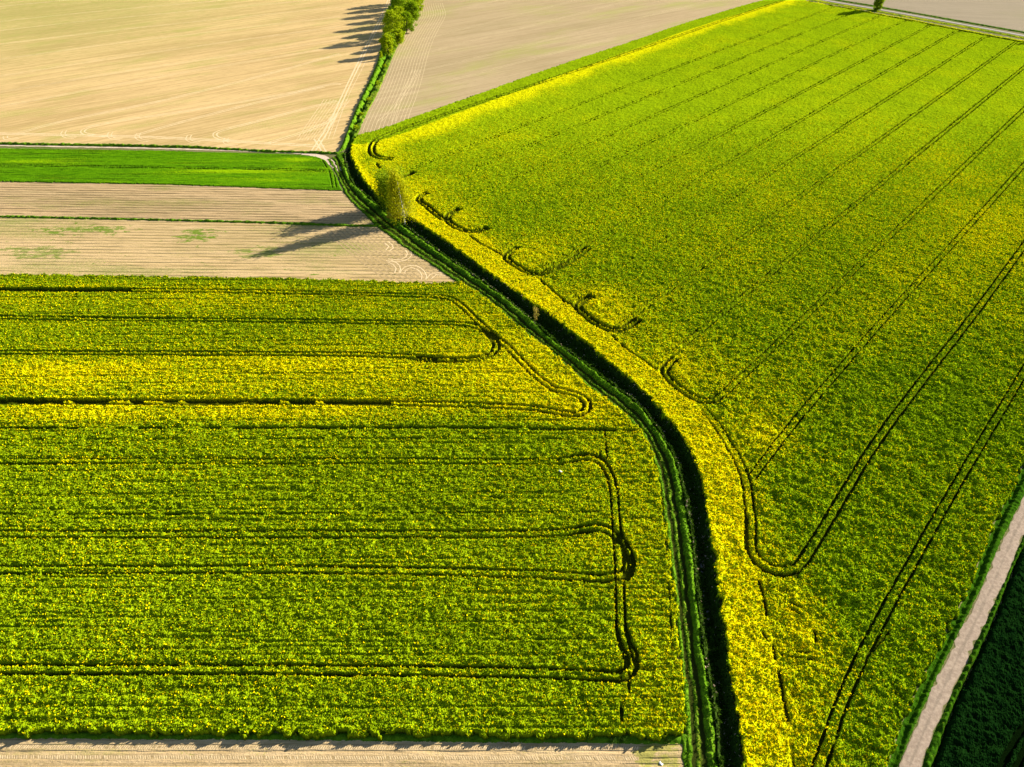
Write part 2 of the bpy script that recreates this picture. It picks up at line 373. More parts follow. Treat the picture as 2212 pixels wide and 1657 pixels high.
# roads
def gravel_mat():
    m, t, b = nt('gravel')
    v = coords(t); n1 = noise(t, v, 1.2, 4, .7); n2 = noise(t, v, .22, 3, .6); n3 = noise(t, v, 7, 2, .6)
    c = mixc(t, ramp01(t, n1, .35, .7), (.27, .21, .165), (.39, .31, .245))
    ac = attr(t, 'across'); a = math_(t, 'ABSOLUTE', ac)
    e = math_(t, 'ADD', a, math_(t, 'MULTIPLY', math_(t, 'SUBTRACT', n2, .5), .9))
    c = mixc(t, math_(t, 'MULTIPLY', math_(t, 'SUBTRACT', 1.0, ramp01(t, e, .0, .22)), .55), c, (.19, .155, .12))
    c = mixc(t, ramp01(t, math_(t, 'ADD', a, math_(t, 'MULTIPLY', math_(t, 'SUBTRACT', n1, .5), .5)), .86, 1.0), c, (.16, .15, .07))
    c = mixc(t, math_(t, 'MULTIPLY', ramp01(t, n3, .55, .75), .4), c, (.46, .40, .35))
    c = mixc(t, math_(t, 'MULTIPLY', ramp01(t, n2, .6, .75), .5), c, (.2, .165, .14))
    t.links.new(c, b.inputs['Base Color']); bump(t, b, n1, .4, .1); b.inputs['Roughness'].default_value = .95
    return m
gravel = gravel_mat()
def two_edge(name, A, B, z, mat, n=260):
    def rs(P):
        P = np.array(P); s = np.r_[0, np.cumsum(np.linalg.norm(np.diff(P, axis=0), axis=1))]; q = np.linspace(0, s[-1], n)
        return np.stack([np.interp(q, s, P[:, 0]), np.interp(q, s, P[:, 1])], 1)
    A = rs(A); B = rs(B); rnd = np.random.RandomState(4); V = []; At = []; Q = []; K = 5
    for i in range(n):
        for k in range(K):
            q = k/(K-1); p = A[i]*(1-q)+B[i]*q; j = (rnd.rand(2)-.5)*.8*(k in (0, K-1))
            V.append((p[0]+j[0], p[1]+j[1], z - .06*abs(2*q-1)**2)); At.append(2*q-1)
        if i:
            for k in range(K-1):
                a = (i-1)*K+k; Q.append((a, a+K, a+K+1, a+1))
    return tag(new_obj(name, mesh_np(name, np.array(V), np.array(Q), True, {'across': np.array(At)}), None, mat), kind='structure')
two_edge('gravel_road', roadL, roadR, .10, gravel)
def asphalt():
    m, t, b = nt('old_asphalt'); v = coords(t); n1 = noise(t, v, 2, 3, .6); n2 = noise(t, v, .1, 2)
    c = mixc(t, n1, (.25, .23, .24), (.36, .33, .34)); c = mixc(t, math_(t, 'MULTIPLY', n2, .5), c, (.42, .39, .38))
    t.links.new(c, b.inputs['Base Color']); return m
tag(ribbon('road', [(chaikin(farroad, 1), 3.6)], asphalt(), .08, .15), kind='structure')

# wheel marks lying on the bare fields
def track_mat(name, c1, c2, tread=False):
    m, t, b = nt(name); v = coords(t); n1 = noise(t, v, 1.5, 3, .6); c = mixc(t, ramp01(t, n1, .3, .7), c1, c2)
    t.links.new(c, b.inputs['Base Color']); bump(t, b, n1, .5, .2); b.inputs['Roughness'].default_value = .95; return m
pale_track = track_mat('packed_soil', (.60, .46, .27), (.72, .57, .36))
dark_track = track_mat('tread_soil', (.30, .22, .11), (.44, .33, .18))
def pair(pts, gauge=1.9, wd=.55, sm=2):
    p = chaikin(pts, sm); return [(offset(p, gauge/2), wd), (offset(p, -gauge/2), wd)]
L = []
L += pair(GP([(-300,284),(0,288.5),(170,292.5),(330,296),(500,305),(640,313),(700,316)]), wd=.8)
L += pair(GP([(676,328),(690,306),(705,283),(727,241),(749,192),(774,139),(798,90),(819,49),(840,4),(850,-40),(862,-110)]), 2.0, .75)
L += pair(GP([(700,329),(690,310),(683,300)]), 2.0, .8)
L += pair(GP([(738,182),(720,180),(600,207),(400,241),(250,262),(195,273),(174,284),(188,291),(230,295)]), wd=.6)
L += pair(GP([(728,218),(687,228),(640,240),(549,264),(481,281),(462,288),(467,298),(500,305)]), wd=.6)
L += pair(GP([(292,293),(343,277),(481,240),(618,206),(700,188)]), wd=.6)
L += pair(GP([(580,309),(652,287),(711,264),(722,250)]), wd=.6)
L += pair(GP([(40,288),(130,262),(340,221),(560,166),(735,116)]), wd=.6)
for q in ((150,290),(250,293),(310,296),(420,300),(500,306)):
    L += pair(GP([(q[0]-10,q[1]-8),(q[0]-16,q[1]),(q[0]-6,q[1]+7),(q[0]+12,q[1]+8)]), wd=.45)
L += pair(GP([(12,294),(10,300),(25,302),(40,298)]), wd=.4)
for (y0, y1) in ((165,57),(95,15),(128,36),(200,86),(232,100),(45,-20),(65,-5),(12,-40)):
    L += pair(GP([(-300, y0+40+(y0-y1)*.02), (0,y0), (300, y0+(y1-y0)*.45), (735,y1)]), 2.2, .38)
for d in (8, 16, 22): L += [(chaikin(GP([(728-d*1.2,300),(758-d,210),(790-d,150),(815-d,95)]), 2), .3)]
for q in range(9):
    L += [(GP([(640+q*6,303),(700+q*7,215)]), .25)]
tag(ribbon('wheel_tracks', L, pale_track, .028, .12, 5), kind='structure')
L = []
hd = hedR
for k in range(2, 26, 2):                                  # headland rows following the hedge, then drill lines across
    L += [(offset([q for q in hedR if q[1] > 372 and q[1] < 700], -k*1.0), .3)]
L += pair(GP([(820,262),(850,235),(878,190),(895,150)]), wd=.35) + pair(GP([(850,262),(862,215),(890,185),(905,150)]), wd=.3)
for (a, b) in (((905,118),(1480,-30)), ((925,150),(1500,10)), ((950,180),(1330,80)), ((915,85),(1400,-40)), ((905,40),(1300,-50))):
    L += pair([G(*a), G(*b)], 2.2, .3)
tag(ribbon('wheel_tracks', L, track_mat('drill_lines', (.50, .40, .24), (.60, .48, .30)), .028, .08, 6), kind='structure')
# criss-cross rows at the headland of the two ploughed strips
L = []
cl = [q for q in corL if G(1000,606)[1] < q[1] < G(752,425)[1]]
for k in range(1, 12): L += [(offset(cl, -k*1.7)[1:-1], .6)]
tag(ribbon('furrows', L, dark_track, .027, .05, 7), kind='structure')
L = []
def SQ(pts): return [(900+a*.3165, 500+b*.3165) for a, b in pts]
for pts in ([(1440,1370),(1470,1320),(1430,1270),(1360,1240)], [(1500,1370),(1530,1310),(1620,1290),(1700,1330),(1745,1400),(1730,1440)], [(1560,1120),(1590,1180),(1520,1230),(1420,1240),(1340,1225)],
            [(1790,1430),(1810,1390),(1880,1370),(1980,1385)], [(1330,1040),(1400,1090),(1340,1130)]):
    L += pair(SP(SQ(pts)), 1.6, .38)
tag(ribbon('wheel_tracks', L, pale_track, .033, .08, 8), kind='structure')
# near field: tractor tread marks
L = []; Lt = []
for y in (1613, 1634, 1637, 1651): L += [(GP([(-400,y-3),(0,y),(700,y+1),(1380,y+4)]), .42)]
L += [(chaikin(GP([(1010,1590),(1050,1612),(1090,1640),(1130,1690)]), 2), .4), (chaikin(GP([(1060,1590),(1090,1612),(1150,1640),(1190,1690)]), 2), .4)]
tag(ribbon('wheel_tracks', L, dark_track, .027, .05, 9), kind='structure')
Lb = []
rnd = random.Random(3)
for y, s in ((1613, 1), (1635, -1)):
    a = G(-100, y); b = G(1380, y+3); n = int((b[0]-a[0])/.42)
    for i in range(n):
        if rnd.random() < .12: continue
        x = a[0]+(b[0]-a[0])*i/n; yy = a[1]+(b[1]-a[1])*i/n
        Lb.append(([(x, yy-.30), (x+.22*s, yy+.0), (x+.3*s, yy+.28)], .13))
tag(ribbon('tread_marks', Lb, pale_track, .036, .02, 10), kind='structure')
# dirt way beside the cereal strip
dirt = track_mat('pale_dirt', (.50, .38, .30), (.66, .53, .42))
tag(ribbon('dirt_path', [(chaikin(GP([(-300,310.5),(0,314.5),(343,320.5),(600,328.5),(668,332.5)]), 1), 1.3)], dirt, .03, .3), kind='structure')
tag(ribbon('dirt_path', [(chaikin(GP([(655,331),(690,336),(710,346),(722,357),(732,370)]), 2), 3.4)], dirt, .034, .5), kind='structure')

# ------------------------------------------------------------------ tramlines in the crops
def soft(pts, n=2): return chaikin(pts, n)
TN = {}
def trams(specs):
    """gap strength 0..1 over the grid; specs = (points, gauge or 0, half width, strength, brokenness)"""
    g = np.zeros(GX.shape, np.float32)
    if 'a' not in TN:
        for k in (0, 1):
            TN['a'+str(k)] = ((vn(GX, GY, .8, 77+k)-.5)*.35).astype(np.float32)
            TN['b'+str(k)] = (vn(GX, GY, 3.2, 91+k)*.6 + vn(GX, GY, 9.0, 191+k)*.4).astype(np.float32)
        TN['a'] = 1
    for pts, gauge, hw, st, brk in specs:
        lines = [offset(pts, gauge/2), offset(pts, -gauge/2)] if gauge else [pts]
        for li, l in enumerate(lines):
            d = dist(l, 3.0)
            w = np.nonzero(d < 2.99)
            if not len(w[0]): continue
            hwv = np.maximum(hw, cw[w]*.62)
            m = (1-.5*sstep(380, 620, GY[w]))*(1-sstep(hwv*.75, hwv*1.35, d[w] + TN['a'+str(li)][w]*min(1, hw*2.2)))*st
            if brk: m = m*sstep(brk-.12, brk+.12, TN['b'+str(li)][w])
            g[w] = np.maximum(g[w], m)
    return g
Z1 = 1.0
def ZA(o, s, pts): return [(o[0]+a*s, o[1]+b*s) for a, b in pts]      # a close-up of the photograph -> 3500 px frame
LS = []
gp = lambda p, n=2: soft(GP(p, Z1), n)
LS.append((gp([(-400,621),(0,625),(300,627.5),(632,632),(917,640),(958,642),(980,647),(1003,666),(1037,700),(1075,731),(1112,765),(1147,803),(1181,832),(1215,846),(1245,852),(1268,868),(1270,885),(1250,896),(1198,889),(1147,881),(1044,875.5),(838,871),(632,869.5),(300,869),(0,868),(-400,865)]), 1.9, .46, 1, 0))
LS.append((gp([(-400,682),(0,687),(632,694),(975,699),(1020,703),(1051,717),(1073,740),(1070,760),(1044,774),(1003,779),(931,774),(838,767.5),(632,765),(0,762.5),(-400,758)]), 1.8, .48, 1, .1))
LS.append((gp([(0,868),(300,869),(632,869.5),(838,871)]), 0, .9, .9, .25))
LS.append((gp([(0,625),(280,627.5)]), 0, .9, .9, .1))
LS.append((gp([(-400,923),(0,925),(632,925),(1010,924),(1215,927),(1370,931)]), 0, .55, .85, .36))
LS.append((gp([(-400,994),(0,997),(632,996),(1140,998),(1215,997),(1254,989),(1284,990),(1308,1006),(1321,1033),(1327,1064),(1330,1109),(1333,1155),(1337,1201),(1339,1258),(1340,1315),(1343,1372),(1350,1400),(1360,1425),(1362,1445),(1350,1458)]), 1.8, .29, 1, .12))
LS.append((gp([(-400,1231),(0,1232),(632,1229),(1138,1239),(1252,1246),(1320,1249),(1346,1244),(1358,1222),(1358,1195),(1345,1168),(1320,1148),(1290,1140),(1253,1148),(1199,1152),(1138,1154),(632,1155),(0,1155),(-400,1152)]), 1.9, .29, 1, .12))
LS.append((gp([(1337,1150),(1352,1180),(1366,1205),(1362,1235),(1349,1250)]), 1.2, .42, 1, .15))
LS.append((gp([(-400,1440),(0,1446),(632,1446),(1138,1452),(1252,1457),(1323,1461),(1356,1458),(1368,1435),(1366,1415),(1352,1385),(1345,1360)]), 1.9, .30, 1, .1))
LS.append((gp([(1350,1455),(1352,1560)]), 1.5, .3, .7, .5))
LS.append((gp([(1240,985),(1262,980),(1295,985),(1318,1008)]), 0, .5, .9, .1))
LS.append((gp([(-400,1108),(0,1112),(632,1110),(1290,1106)]), 0, .3, .7, .42))
LS.append((gp([(0,950),(632,948),(1210,948)]), 0, .3, .6, .5))
LS.append((gp([(1298,925),(1305,990)]), 1.8, .3, .6, .5))
LS.append((gp([(1425,1000),(1432,1100),(1444,1230),(1452,1400)]), 0, .25, .5, .5))
LS.append((gp([(1205,998),(1235,992),(1258,987),(1284,989),(1306,1004),(1320,1030),(1326,1060)]), 1.8, .42, 1, .05))
LS.append((gp([(1230,1149),(1262,1140),(1292,1139),(1322,1148),(1346,1170),(1359,1198),(1357,1226),(1342,1244),(1310,1249),(1260,1247)]), 1.8, .42, 1, .05))
LS.append((gp([(1300,1459),(1340,1461),(1360,1452),(1369,1432),(1364,1408),(1350,1385),(1342,1360)]), 1.9, .42, 1, .05))
LS.append((gp([(900,775),(960,779),(1010,779),(1048,772),(1070,757),(1074,740),(1062,724),(1040,712)]), 1.8, .5, 1, .05))
LS.append((gp([(1150,881),(1200,890),(1238,898),(1264,888),(1272,872),(1256,857),(1225,848),(1190,838)]), 1.9, .5, 1, .05))
RS = []
VP = (4560.0, -633.0)
def rline(x800, ya, yb):       # a tramline: passes (x800, 800) in the 3500 px frame and runs parallel to the others
    f = lambda y: (x800+(VP[0]-x800)*(800-y)/(800-VP[1]), y)
    return [S(*f(ya), Z1), S(*f((ya+yb)/2), Z1), S(*f(yb), Z1)]
sp_ = lambda p, n=2: soft(SP(p, Z1), n)
RS.append((rline(625, 542, -10)[1:] and sp_([(1340,543),(1300,541),(1277,532),(1268,515),(1272,492),(1293,468),(1500,397),(1869,274),(2200,163),(2440,80),(2680,0),(2720,-14)]), 2.6, .8, 1, .05))
RS.append((rline(825, 590, 10), 1.9, .36, 1, .30))
RS.append((rline(1072, 600, 40), 1.9, .34, 1, .34))
RS.append((rline(1319, 690, 50), 1.9, .34, 1, .36))
RS.append((rline(1566, 700, 80), 1.9, .34, 1, .38))
RS.append((rline(1812, 920, 90), 1.9, .36, 1, .22))
RS.append((rline(2059, 1000, 110), 1.9, .36, 1, .22))
RS.append((rline(2306, 1120, 130), 1.9, .36, 1, .22))
RS.append((rline(2553, 1125, 140), 1.9, .36, 1, .22))
RS.append((sp_([(2466,1352),(2500,1322),(2777,1058),(3049,800),(3500,372),(3700,183)], 1), 2.0, .28, 1, .26))
RS.append((rline(2799, 1200, 150), 1.9, .36, 1, .22))
RS.append((sp_([(2568,1635),(2590,1606),(2620,1566),(2665,1505),(2739,1412),(3027,1082),(3288,800),(3600,452)], 1), 2.0, .27, 1, .25))
# the long looping track: along the strip, down past the V and round into the next tramline
RS.append((sp_([(2408,1408),(2442,1441),(2486,1509),(2515,1557),(2543,1620),(2556,1673),(2560,1721),(2568,1779),(2568,1837),(2566,1880),(2592,1920),(2640,1946),(2690,1953),(2733,1935),(2775,1870),(2878,1700),(2994,1506),(3201,1235),(3315,1093),(3434,930),(3600,705)], 1), 2.1, .34, 1, .12))
RS.append((sp_([(2553,1770),(2548,1850),(2560,1900),(2600,1945),(2660,1968),(2720,1965)]), 0, .55, 1, .1))
RS.append((sp_([(3700,930),(3500,1272),(3242,1700),(2973,2184),(2880,2390),(2800,2622),(2740,2800)], 1), 2.0, .26, 1, .22))
RS.append((sp_([(3040,2160),(2960,2250)]), 0, .3, .6, .3))
# hooks where the tractor turned at the headland
HK = lambda pts, g=1.9, hw=.78, br=.06: RS.append((sp_(pts), g, hw, 1, br))
HK([(1309,597),(1325,603),(1350,607),(1375,604),(1395,598),(1414,590)], 1.6, .8)
HK([(1288,560),(1300,578),(1312,592)], 0, .7, .35)
HK([(1462,660),(1444,664),(1430,676),(1436,690),(1458,703),(1478,722),(1500,738),(1518,752)])
HK([(1570,713),(1548,722),(1532,736),(1526,752),(1545,768),(1570,783),(1598,792),(1625,792),(1650,786),(1665,780)], 1.9, .78)
HK([(1606,806),(1640,832),(1668,848),(1700,862),(1722,878)], 0, .55, .30)
HK([(1768,846),(1748,858),(1731,872),(1733,888),(1758,905),(1785,922),(1815,934),(1845,938),(1875,930),(1905,917),(1960,885),(2010,850)], 1.9, .72, .10)
HK([(1838,952),(1880,985),(1905,1008),(1930,1028),(1960,1048)], 0, .6, .30)
HK([(2022,1012),(2000,1022),(1980,1036),(1974,1052),(1992,1070),(2020,1092),(2052,1114),(2085,1126),(2115,1128),(2143,1118),(2180,1090)], 1.9, .75, .08)
HK([(2095,1150),(2130,1186),(2170,1213),(2205,1234),(2240,1262)], 0, .5, .30)
HK([(2308,1226),(2288,1240),(2272,1260),(2276,1284),(2300,1308),(2335,1338),(2370,1362),(2405,1372),(2440,1368),(2466,1352)], 1.9, .6, .06)
RS.append((sp_([(2596,1990),(2614,2058),(2632,2149),(2650,2239),(2668,2329),(2690,2442),(2704,2533),(2709,2622),(2720,2750)]), 0, .40, 1, .47))
RS.append((sp_([(2620,2160),(2650,2213),(2704,2238),(2790,2243),(2808,2205),(2796,2150),(2750,2095),(2700,2070)]), 1.5, .36, .8, .42))
RS.append((sp_([(2762,7),(2800,6),(2838,20),(2870,24),(3006,52),(3100,68),(3196,88),(3320,112),(3500,146),(3800,205)]), 1.8, .5, 1, .15))
for q in ((3100,70),(3175,86),(3285,106),(3385,124),(3490,150)): RS.append((sp_([(q[0]-12,q[1]+4),(q[0],q[1]-1),(q[0]+14,q[1]+3)]), 0, 1.2, .8, 0))

def blobs(specs, base):
    b = np.full(GX.shape, base, np.float32)
    for (x, y, rx, ry, v) in specs:
        c = G(x, y); ax = abs(G(x+rx, y)[0]-c[0]); ay = abs(G(x, y-ry)[1]-c[1])
        k = np.exp(-((GX-c[0])/ax)**2-((GY-c[1])/ay)**2); b = b*(1-k)+v*k
    return b
def tufts(parent, m, Z, k, bloom, seed, spec):
    """the leafy shoots and flower heads that stand proud of the canopy; the bloom decides how many heads are open"""
    if not spec: return
    mat, size = spec
    area = cw*(DD*0.00152)[:, None]
    dens = 6.0*(1-sstep(190, 420, GY))
    sel = m & (k < .35) & (GY < 420) & (hashf(np.floor(GX*613), np.floor(GY*587), seed+50) < dens*area)
    x = GX[sel]; y = GY[sel]; z = Z[sel]; b = bloom[sel]; n = len(x); rng = np.random.RandomState(seed)
    print('tufts', n)
    x = x+(rng.rand(n)-.5)*.1; y = y+(rng.rand(n)-.5)*.1
    K = 3; P = np.repeat(np.stack([x, y, z], 1), K, 0); B = np.repeat(b, K); n *= K
    P[:, :2] += (rng.rand(n, 2)-.5)*.22
    sz = size*(.55+.9*rng.rand(n)); a = rng.rand(n)*2*np.pi
    lean = .15+.75*rng.rand(n)
    up = np.stack([np.cos(a)*lean, np.sin(a)*lean, np.ones(n)*(1.15-lean*.6)], 1); up /= np.linalg.norm(up, axis=1)[:, None]
    a2 = a+np.pi/2+(rng.rand(n)-.5)*1.2; sd_ = np.stack([np.cos(a2), np.sin(a2), (rng.rand(n)-.5)*.5], 1)
    P[:, 2] -= sz*.35
    w_ = (sz*.42)[:, None]; u1 = up*sz[:, None]
    V = np.stack([P-sd_*w_*.5, P+sd_*w_*.5, P+u1+sd_*w_, P+u1*1.15-sd_*w_], 1).reshape(-1, 3)
    fl = (rng.rand(n) < np.clip(B*1.0-.10, 0.03, .92)).astype(float)
    me = mesh_np('shoots', V, np.arange(4*n).reshape(-1, 4), False, {'fl': np.repeat(fl, 4), 'rn': np.repeat(rng.rand(n), 4)})
    o = new_obj('shoots', me, parent, mat); o['kind'] = 'stuff'
def tuft_mat(name, a, b, yel):
    m, t, p = nt(name); c = mixc(t, attr(t, 'rn'), a, b)
    y = mixc(t, attr(t, 'rn'), tuple(v*q for v, q in zip(yel, (.95, .88, 1))), yel)
    c = mixc(t, attr(t, 'fl'), c, y); t.links.new(c, p.inputs['Base Color']); p.inputs['Specular IOR Level'].default_value = 0
    tr = t.nodes.new('ShaderNodeBsdfTranslucent'); t.links.new(c, tr.inputs[0]); mx = t.nodes.new('ShaderNodeMixShader'); mx.inputs[0].default_value = .25
    t.links.new(p.outputs[0], mx.inputs[1]); t.links.new(tr.outputs[0], mx.inputs[2]); t.links.new(mx.outputs[0], t.nodes['Material Output'].inputs[0])
    return m
tuft_r = tuft_mat('rape_shoots', (.09, .17, .002), (.24, .38, .004), (.84, .73, .002))
tuft_l = tuft_mat('rape_shoots_left', (.10, .18, .002), (.30, .40, .004), (.84, .73, .002))
tuft_g = tuft_mat('grass_shoots', (.03, .10, .003), (.12, .28, .006), (.35, .36, .05))
def crop(name, poly, mat, hgt, gaps, bloom, amp, seed, label, cat, rot=0.0, row=1.0, ragged=1.5, big=.30, lowcol=.72, tuft=None):
    m = inside(poly); e = dist(poly, 3.0, closed=True)
    e = np.where(m, e, -e)
    X = GX*math.cos(rot)+GY*math.sin(rot); Y = -GX*math.sin(rot)+GY*math.cos(rot)
    e = e + (vn(GX, GY, 1.3, seed+9)-.5)*ragged + (vn(GX, GY, .5, seed+8)-.5)*ragged*.5
    m = e > 0
    n = (vn(X, Y, .95*row, seed, .95)-.5)*.30 + (vn(X, Y, .45*row, seed+1, .45)-.5)*.24 + (vn(X, Y, 2.3*row, seed+2, 2.0)-.5)*big + (vn(X, Y, 7*row, seed+3, 6)-.5)*.10
    n = n + (hashf(np.floor(GX*997), np.floor(GY*991), seed)-.5)*.15
    n = n*(1.32 - .88*sstep(110, 330, GY))
    H = hgt*(.93 + amp*n)
    H = H*(.55+.45*sstep(0, .35, e)) + hgt*.10*(1-sstep(.4, 2.2, e))*(e > 0)
    k = gaps if gaps is not None else 0*H
    H = H*(1-k) + k*hgt*.06
    Z = np.where(m, gz + np.maximum(H, .03), gz-.15)
    low = np.maximum(np.clip(1-(H/hgt)/lowcol, 0, 1), .9*sstep(.12, .55, k))  # dark stems low down; tramline hollows and rims painted darker in place of shade
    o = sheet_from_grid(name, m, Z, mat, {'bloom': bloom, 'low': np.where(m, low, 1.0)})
    tufts(o, m & (e > .15), Z, k, bloom, seed, tuft)
    return tag(o, label, cat, None, 'stuff')

# right rapeseed field
UB0 = 13.3
gR = trams(RS)
dS = dist(ditchR, 40.0)
tr_strip = soft(SP([(1200,480),(1210,520),(1250,590),(1320,640),(1430,680),(1538,768),(1652,805),(1733,885),(1826,950),(1891,1004),(1985,1064),(2065,1135),(2150,1200),(2288,1301),(2408,1408),(2486,1509),(2543,1620),(2560,1721),(2550,1850),(2600,1970),(2614,2058),(2650,2239),(2690,2442),(2709,2622),(2725,2800)], Z1), 1)
strip_poly = ditchR + tr_strip[::-1]
inS = inside(strip_poly); dT = dist(tr_strip, 40.0); dU = dist(upEdge, 60.0)
bl = blobs([(2150,510,120,50,.75),(2212,560,60,80,.6),(1650,950,90,55,.95),(1640,1130,60,110,.9),(1760,1350,90,120,.75),(1720,1560,70,130,.85),(1560,820,60,50,.7),(1330,690,90,45,.8),(1470,800,60,50,.8),
    (1290,650,60,40,.8),(1130,560,80,40,.8),(1000,475,60,35,.8),(900,430,60,40,.8),(850,350,60,40,.85),(1120,600,50,40,.7),(1000,290,260,60,.50),(1900,330,330,120,.42),(2050,220,250,90,.45),(1300,130,200,40,.6),
    (1560,560,180,60,.40),(1700,700,200,80,.38),(1900,900,180,90,.34),(2000,1150,120,120,.24),(1900,700,140,60,.50),(1960,620,140,50,.5),(2000,1450,330,420,.13),(2150,1000,300,300,.17),(1740,1380,70,120,.70),(1710,1560,60,130,.75),(1500,200,350,90,.34)], .38)  # low bloom at near right also paints in the crop's shadow side
bl = bl + (vn(GX, GY, 14, 5)-.5)*.22 + (vn(GX, GY, 40, 6)-.5)*.18
bl = np.where(inS, np.maximum(bl, .92 - .10*vn(GX, GY, 9, 8)), bl)
bl = np.maximum(bl, np.where(inS, 0, (.74-.05*dT) + .15*(vn(GX, GY, 5, 12)-.5)))
ub = sstep(UB0, UB0+2, dU)*(1-sstep(UB0+7, UB0+22, dU + (vn(GX, GY, 9, 13)-.5)*6))
bl = bl*(1-ub)+ub*.84
bl = np.where(dU < UB0, .25, bl)
dV = dist(farverge, 14.0); bl = np.maximum(bl, .85-dV*.07)
bl = np.clip(bl, 0, 1.25)
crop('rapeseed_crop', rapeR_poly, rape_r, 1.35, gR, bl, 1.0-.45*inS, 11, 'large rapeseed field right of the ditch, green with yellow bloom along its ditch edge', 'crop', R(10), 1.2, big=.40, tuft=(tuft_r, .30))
# left rapeseed field
gL = trams(LS)
bl = blobs([(1140,820,170,55,.95),(1230,860,110,60,.95),(1000,745,110,28,.75),(1180,760,90,60,.8),(1060,690,60,40,.7),(960,680,110,50,.55),(560,800,500,40,.85),(200,820,260,30,.75),(500,880,600,16,.7),(500,830,500,30,.68),
    (800,650,200,30,.45),(500,650,200,20,.55),(1350,980,90,70,.7),(1400,1200,60,250,.62),(1400,1500,80,120,.72),(1290,1000,60,30,.75),(1280,1180,60,30,.65),(1290,1420,70,60,.5),(1300,1250,60,30,.6),(450,900,600,14,.75)] , .38)
bl = bl - .13*sstep(G(0,900)[1], G(0,960)[1], GY*-1+0)*0 - .12*(GY < G(0,925)[1]) + (vn(GX, GY, 16, 25, 6)-.5)*.22 + (vn(GX, GY, 45, 26, 14)-.5)*.18
dE = dist(corL, 8.0); bl = np.maximum(bl, .62-.05*dE)
dtop = dist(rapeL_poly[:8], 6.0); bl = np.where(dtop < 4.5, np.minimum(bl, .22), bl)

gLs = trams([(s[0], s[1], s[2]*2.6, .5, 0) for s in LS[:1]+LS[5:9]])
bl = np.clip(np.where(gLs > 0, bl+gLs*.35*(vn(GX, GY, 5, 31) > .35), bl), 0, 1.2)
rowgap = sstep(.62, .85, vn(GX, GY, 30, 41, .55))*.22
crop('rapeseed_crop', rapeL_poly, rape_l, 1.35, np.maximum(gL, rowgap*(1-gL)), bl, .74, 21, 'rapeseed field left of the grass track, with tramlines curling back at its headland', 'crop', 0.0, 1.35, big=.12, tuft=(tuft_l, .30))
# young cereal strip, dark cereal field
zero = np.zeros(GX.shape, np.float32)
br = blobs([(520,372,180,5,1.1),(600,390,90,7,.9),(640,352,40,14,.7),(80,350,120,6,.7)], .2) + (vn(GX, GY, 26, 35, 3)-.5)*.9
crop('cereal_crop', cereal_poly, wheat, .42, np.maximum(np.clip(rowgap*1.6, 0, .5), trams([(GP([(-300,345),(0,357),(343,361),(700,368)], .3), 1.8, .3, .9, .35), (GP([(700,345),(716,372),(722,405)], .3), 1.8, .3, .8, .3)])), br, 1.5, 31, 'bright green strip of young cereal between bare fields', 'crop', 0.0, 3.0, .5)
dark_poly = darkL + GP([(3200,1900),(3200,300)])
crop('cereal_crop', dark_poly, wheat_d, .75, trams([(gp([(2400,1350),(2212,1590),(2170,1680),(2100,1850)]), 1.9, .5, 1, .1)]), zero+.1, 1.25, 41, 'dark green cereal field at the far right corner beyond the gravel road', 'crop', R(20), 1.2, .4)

# grass of the field track: ruts, middle strip and bank
inC = inside(corr_poly); a = dist(corL, 9.0); b_ = dist(lipR, 9.0); u = a/(a+b_+1e-6)
wn = (vn(GX, GY, 2.5, 51)-.5)*.10 + (vn(GX, GY, 1.1, 58)-.5)*.06
uu = u + wn
def hump(c, h): return np.clip(1-np.abs(uu-c)/h, 0, 1)**.6
Hc = .03 + .36*hump(.10, .10) + .26*hump(.41, .085)+ 1.0*hump(.82, .18)
Hc = Hc*(.55+.6*vn(GX, GY, .7, 52)+.8*vn(GX, GY, 3.5, 59)-.35) + .18*(vn(GX, GY, .4, 53)-.5)*(Hc > .15)
Hc = np.where(GY > G(0, 352)[1], np.minimum(Hc, .5), Hc)
dn = np.where(inC, 1, 0)
pal = np.clip(.15 + .5*hump(.42, .07) + (vn(GX, GY, 4, 54)-.5)*.5 + .35*(hump(.81, .2))*(vn(GX, GY, 1.8, 55)-.3), 0, 1)
Zc = np.where(inC, gz+np.maximum(Hc, .03), gz-.12)
tg_ = tag(sheet_from_grid('track_grass', inC, Zc, grass_m, {'bloom': pal, 'low': np.clip(1.2-Hc/.16, 0, 1)}), 'tall green grass on the wheel-rutted field track beside the ditch', 'grass', None, 'stuff')  # rut floors coloured near black, standing in for the bank's shadow
tufts(tg_, inC & (Hc > .12), Zc, np.clip(.5-Hc, 0, 1)*.6, pal*.6, 57, (tuft_g, .22))
# weeds in the ditch
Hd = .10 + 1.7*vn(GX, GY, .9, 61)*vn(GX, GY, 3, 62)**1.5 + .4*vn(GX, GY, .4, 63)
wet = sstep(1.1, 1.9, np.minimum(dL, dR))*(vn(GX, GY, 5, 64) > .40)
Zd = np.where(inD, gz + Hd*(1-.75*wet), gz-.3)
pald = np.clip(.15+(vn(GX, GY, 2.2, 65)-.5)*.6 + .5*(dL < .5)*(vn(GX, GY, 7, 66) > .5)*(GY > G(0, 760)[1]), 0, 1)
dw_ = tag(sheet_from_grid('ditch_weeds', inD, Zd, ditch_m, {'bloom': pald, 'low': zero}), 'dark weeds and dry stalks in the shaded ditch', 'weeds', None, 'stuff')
tuft_d = tuft_mat('ditch_stalks', (.02, .06, .004), (.06, .12, .008), (.48, .38, .26))
tufts(dw_, inD & (Hd > .3), Zd, 0*GX, 0*GX+.18*(vn(GX, GY, 6, 67) > .5), 68, (tuft_d, .42))
